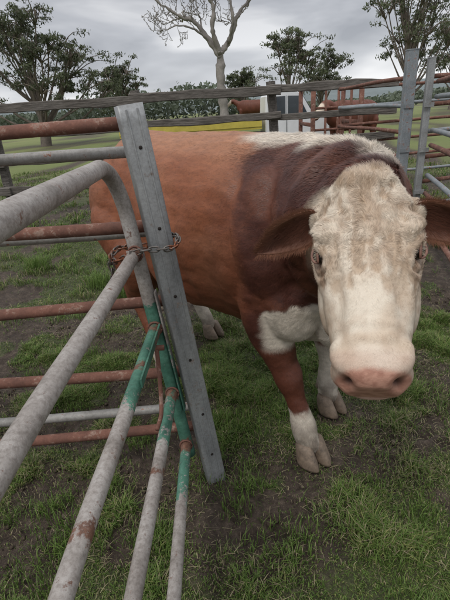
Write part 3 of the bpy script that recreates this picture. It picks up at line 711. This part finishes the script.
for x_ in (2.25,2.5,2.75): g.add(*tube(np.array([(x_,9.3,0),(x_,9.3,1.85)]),.025,10))
for z in (.3,.7,1.1,1.5,1.85): g.add(*tube(np.array([(2.0,9.3,z),(2.95,9.3,z)]),.025,10))
for x_ in (2.0,2.95):
    for y_ in (9.3,10.6): g.add(*beam((x_,y_,0),(x_,y_,1.95),.08,.08,z=(0,1,0)))
for z in (.5,1.2,1.9): 
    for x_ in (2.0,2.95): g.add(*beam((x_,9.3,z),(x_,10.6,z),.05,.07))
g.obj('frame',M_rust,e)
# ---------------------------------------------------------------- truck
tr=empty('parked_flatbed_truck')
M_white=plain('white_vehicle_paint',(.72,.73,.74),.35,.12,2); M_yel=plain('yellow_tray_paint',(.55,.45,.08),.5,.25,3); M_glass=plain('window_glass',(.05,.06,.07),.1,.1); M_tyre=plain('tyre_rubber',(.025,.025,.025),.85); M_trim=plain('dark_trim',(.04,.04,.045),.6)
ty0=15.5
g=Bag()
prof=[(1.75,.55),(4.15,.55),(4.2,.95),(4.1,1.15),(3.35,1.28),(2.95,1.92),(2.75,2.02),(1.9,2.02),(1.78,1.9),(1.75,1.2)]
def extr(prof,y0,y1):
    p=np.array(prof); k=len(p); c=p.mean(0); R=[]
    for (y_,s_) in ((y0,.02),(y0,.965),(y0+.04,1),(y1-.04,1),(y1,.965),(y1,.02)):
        q=c+(p-c)*s_; R.append(np.stack([q[:,0],np.full(k,y_),q[:,1]],1))
    R=np.array(R);F=np.vstack([np.stack([i*k+np.arange(k),i*k+(np.arange(k)+1)%k,(i+1)*k+(np.arange(k)+1)%k,(i+1)*k+np.arange(k)],1) for i in range(len(R)-1)]); return R.reshape(-1,3),F
g.add(*extr(prof,ty0,ty0+1.75)); g.obj('cab',M_white,tr,sm=False)
g=Bag(); g.add(*extr([(2.0,1.32),(2.42,1.32),(2.42,1.88),(2.0,1.88)],ty0-.012,ty0+.03)); g.add(*extr([(2.5,1.32),(3.15,1.32),(2.86,1.86),(2.5,1.88)],ty0-.012,ty0+.03))
g.add(*extr([(3.36,1.31),(2.975,1.9),(2.99,1.91),(3.375,1.32)],ty0+.12,ty0+1.6)); g.obj('windows',M_glass,tr,sm=False)
g=Bag()
for x_ in (3.6,-1.3):
    for y_ in (ty0+.02,ty0+1.5): g.add(*tube(np.array([(x_,y_,.38),(x_,y_+.22,.38)]),.38,28))
g.obj('wheels',M_tyre,tr)
g=Bag()
for x_ in (3.6,-1.3): g.add(*tube(np.array([(x_,ty0+.005,.38),(x_,ty0+.05,.38)]),.2,20))
g.add(*beam((2.46,ty0-.01,.65),(2.46,ty0-.01,1.9),.02,.012,z=(0,1,0)))
g.obj('hubs_and_door_line',M_farg,tr)
g=Bag(); g.add(*beam((-2.9,ty0+.9,.72),(3.9,ty0+.9,.72),.9,.16)); g.obj('chassis',M_trim,tr,sm=False)
g=Bag(); g.add(*beam((-3.1,ty0+.9,.98),(1.62,ty0+.9,.98),2.0,.1)); 
for y_ in (ty0-.1,ty0+1.9): g.add(*beam((-3.1,y_,1.20),(1.62,y_,1.20),.05,.38))
for x_ in (-3.08,1.6): g.add(*beam((x_,ty0-.08,1.20),(x_,ty0+1.88,1.20),.05,.38))
g.obj('tray',M_yel,tr,sm=False)
# ---------------------------------------------------------------- trees
M_bark=plain('gum_bark',(.17,.14,.115),.9,.5,3); M_dead=plain('dead_wood',(.27,.245,.225),.85,.5,2)
M_leaf=attr_mat('gum_leaves',.6,trans=.25,spec=.3)
def tree(name,base,h,blobs,tr_r=.3,nl=420,ls=.16,tint=1.0,seed=0):
    r=np.random.default_rng(seed); base=np.array(base,float); e=empty(name); g=Bag()
    tt=[base+np.array([0,0,-.3]),base+[.1*h*.2,0,h*.2],base+[-.02*h,0,h*.42],base+[.03*h,0,h*.62]]
    tp=interp([row(p,tr_r*q) for p,q in zip(tt,(1.2,.9,.65,.3))],24); g.add(*tube(tp[:,:3],tp[:,3],10))
    L=[];C=[]
    for (dx,dz,dy,rad) in blobs:
        c=base+np.array([dx,dy,dz]); j=int(np.clip((c[2]-base[2])/h*22-6+r.integers(-2,3),5,22)); s=tp[j]
        mid=(s[:3]+c)/2+np.array([0,0,-.12*abs(dx)])+r.normal(0,.15,3); bp=interp([row(s[:3],s[3]*.4),row(mid,s[3]*.22),row(c,.03)],12); g.add(*tube(bp[:,:3],bp[:,3],7))
        for q in range(8):
            a=c+r.normal(0,1,3)*rad*np.array([.8,.8,.55]); bp=interp([row(mid*.3+c*.7,.04),row((c+a)/2+[0,0,.1],.028),row(a,.012)],6); g.add(*tube(bp[:,:3],bp[:,3],5))
            k=nl//8; d=r.normal(0,1,(k,3)); d/=np.linalg.norm(d,axis=1)[:,None]; rr=r.random(k)[:,None]**.6
            p=a+d*rr*rad*.5*np.array([1.15,1.15,.6]); L.append(p)
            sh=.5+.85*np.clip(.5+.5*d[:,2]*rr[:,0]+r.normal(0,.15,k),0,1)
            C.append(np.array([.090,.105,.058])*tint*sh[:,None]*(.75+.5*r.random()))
    P=np.vstack(L);Cc=np.vstack(C);n=len(P)
    u=r.normal(0,1,(n,3)); u[:,2]-=1.0; u/=np.linalg.norm(u,axis=1)[:,None]; w_=r.normal(0,1,(n,3)); w_=np.cross(u,w_); w_/=np.linalg.norm(w_,axis=1)[:,None]
    sz=ls*(.5+.9*r.random((n,1)))
    VV=np.stack([P-u*sz,P+w_*sz*.34,P+u*sz,P-w_*sz*.34],1).reshape(-1,3); F=np.arange(n*4).reshape(-1,4)
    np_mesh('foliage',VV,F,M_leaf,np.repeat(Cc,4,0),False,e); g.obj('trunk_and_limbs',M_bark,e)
def rb_(n,w_,z0,z1,rad,seed,cx=0):
    r=np.random.default_rng(seed); o=[]
    for i in range(n):
        a=r.random()*6.28; q=math.sqrt(r.random()); t=r.random(); zc=z0+(z1-z0)*t
        wd=w_*(1-.45*t*t); o.append((cx+math.cos(a)*q*wd,zc,math.sin(a)*q*wd*.7,rad*(.6+.7*r.random())))
    return o
tree('gum_tree',(-12.3,34,0),9.5,rb_(30,4.6,2.8,8.8,1.0,1)+[(4.2,4.0,0,.9),(5.0,3.3,.5,.8),(-4,4.5,0,1.0),(3.4,2.6,0,.8)],.34,420,.115,1.05,1)
tree('gum_tree',(-7.4,40,0),5.8,rb_(13,2.0,3.0,5.4,.75,2),.2,360,.115,1.1,2)
tree('gum_tree',(7.3,44,0),7.8,rb_(17,2.3,3.8,7.6,.8,3),.22,300,.125,1.3,3)
tree('gum_tree',(15.6,38,0),12,rb_(34,3.3,4.4,11.8,.9,4),.30,280,.12,1.35,4)
tree('gum_tree',(26.5,52,0),8.5,rb_(14,2.4,4.5,7.6,1.1,5),.25,380,.15,1.15,5)
tree('gum_tree',(12.6,55,0),7.5,rb_(14,2.8,3.6,6.6,1.0,6),.25,360,.15,1.1,6)
tree('gum_tree',(3.8,58,0),6.6,rb_(12,2.4,3.2,5.6,1.0,7),.25,380,.15,1.1,7)
e=empty('dead_tree'); g=Bag(); dr=np.random.default_rng(5)
def limb(pts,r0,r1,depth=0):
    n=max(8,len(pts)*6); P=interp(pts,n); P=P+dr.normal(0,.03 if depth else .05,(n,3))*np.linspace(0,1,n)[:,None]; R=np.linspace(r0,r1,n)*(1+.15*dr.normal(0,1,n)).clip(.6,1.4)
    g.add(*tube(P,R,7))
    if depth<4:
        for i in range((5,4,3,2)[depth]):
            j=dr.integers(int(n*.3),n-1); T_=norm(P[j]-P[j-1]); d=norm(T_+dr.normal(0,.6,3)+[0,0,.2]); ll=(1.7,1.1,.7,.4)[depth]*(.5+.9*dr.random()); k1=dr.normal(0,.12*ll,3)
            limb([P[j],P[j]+d*ll*.35+k1,P[j]+d*ll*.7-k1*.6,P[j]+d*ll+[0,0,.15*ll]],max(R[j]*.5,.014),.010,depth+1)
b0=np.array([.7,28,0])
def q(dx,dz,dy=0): return b0+np.array([dx,dy,dz])
limb([q(0.05,-.3),q(0.03,1.5),q(-.05,3.2),q(.0,4.6)],.32,.24,4)
limb([q(0,4.3),q(-.5,5.1,.1),q(-1.3,6.1,.2),q(-2.1,6.5,.4),q(-3.4,7.3,.3),q(-5.0,8.1)],.17,.03)
limb([q(-.5,5.1,.1),q(-1.3,5.7,-.3),q(-2.2,5.9,-.5),q(-3.2,5.7,-.6)],.08,.02,1)
limb([q(0,4.5),q(-.35,5.6,-.4),q(-.25,6.6,-.4),q(-.7,7.8,-.5),q(-.8,9.6,-.3)],.16,.04)
limb([q(0,4.5),q(.6,5.2,.3),q(1.1,6.3,.3),q(1.8,7.1,.4),q(2.5,8.3,.2),q(3.6,9.0)],.17,.03)
limb([q(.5,5.0),q(.8,6.0,-.5),q(.7,7.1,-.5),q(1.2,8.2,-.6),q(1.3,9.8,-.4)],.11,.03)
g.obj('trunk_and_branches',M_dead,e)
r=np.random.default_rng(77); n=50000
x_=r.uniform(-190,190,n); yb=130+r.normal(0,12,n); P=np.stack([x_,0*x_,0*x_],1)
top_=1.8+6.5*np.clip(fbm(P,.045,12)-.32,0,1)*2*(.5+fbm(P,.25,13)); zz_=top_*r.random(n)**.7
L=np.stack([x_,yb,zz_],1); u=r.normal(0,1,(n,3));u/=np.linalg.norm(u,axis=1)[:,None]; w_=np.cross(u,r.normal(0,1,(n,3)));w_/=np.linalg.norm(w_,axis=1)[:,None]; s=.5*(.5+r.random((n,1)))
VV=np.stack([L-u*s,L+w_*s*.6,L+u*s,L-w_*s*.6],1).reshape(-1,3)
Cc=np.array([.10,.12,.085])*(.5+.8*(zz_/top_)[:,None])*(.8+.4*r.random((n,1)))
np_mesh('distant_trees',VV,np.arange(n*4).reshape(-1,4),M_leaf,np.repeat(Cc,4,0),False)
hx=np.linspace(-900,900,120); hy=np.linspace(420,860,14); X,Y=np.meshgrid(hx,hy); P=np.stack([X.ravel(),Y.ravel(),0*X.ravel()],1)
Z=(fbm(P,.004,5)*38+4)*smooth(415,640,P[:,1])-1; I=(np.arange(13)[:,None]*120+np.arange(119)[None]).ravel()
np_mesh('hills',np.stack([P[:,0],P[:,1],Z],1),np.stack([I,I+1,I+121,I+120],1),plain('hazy_hill_scrub',(.16,.19,.19),.95,.3,.02))
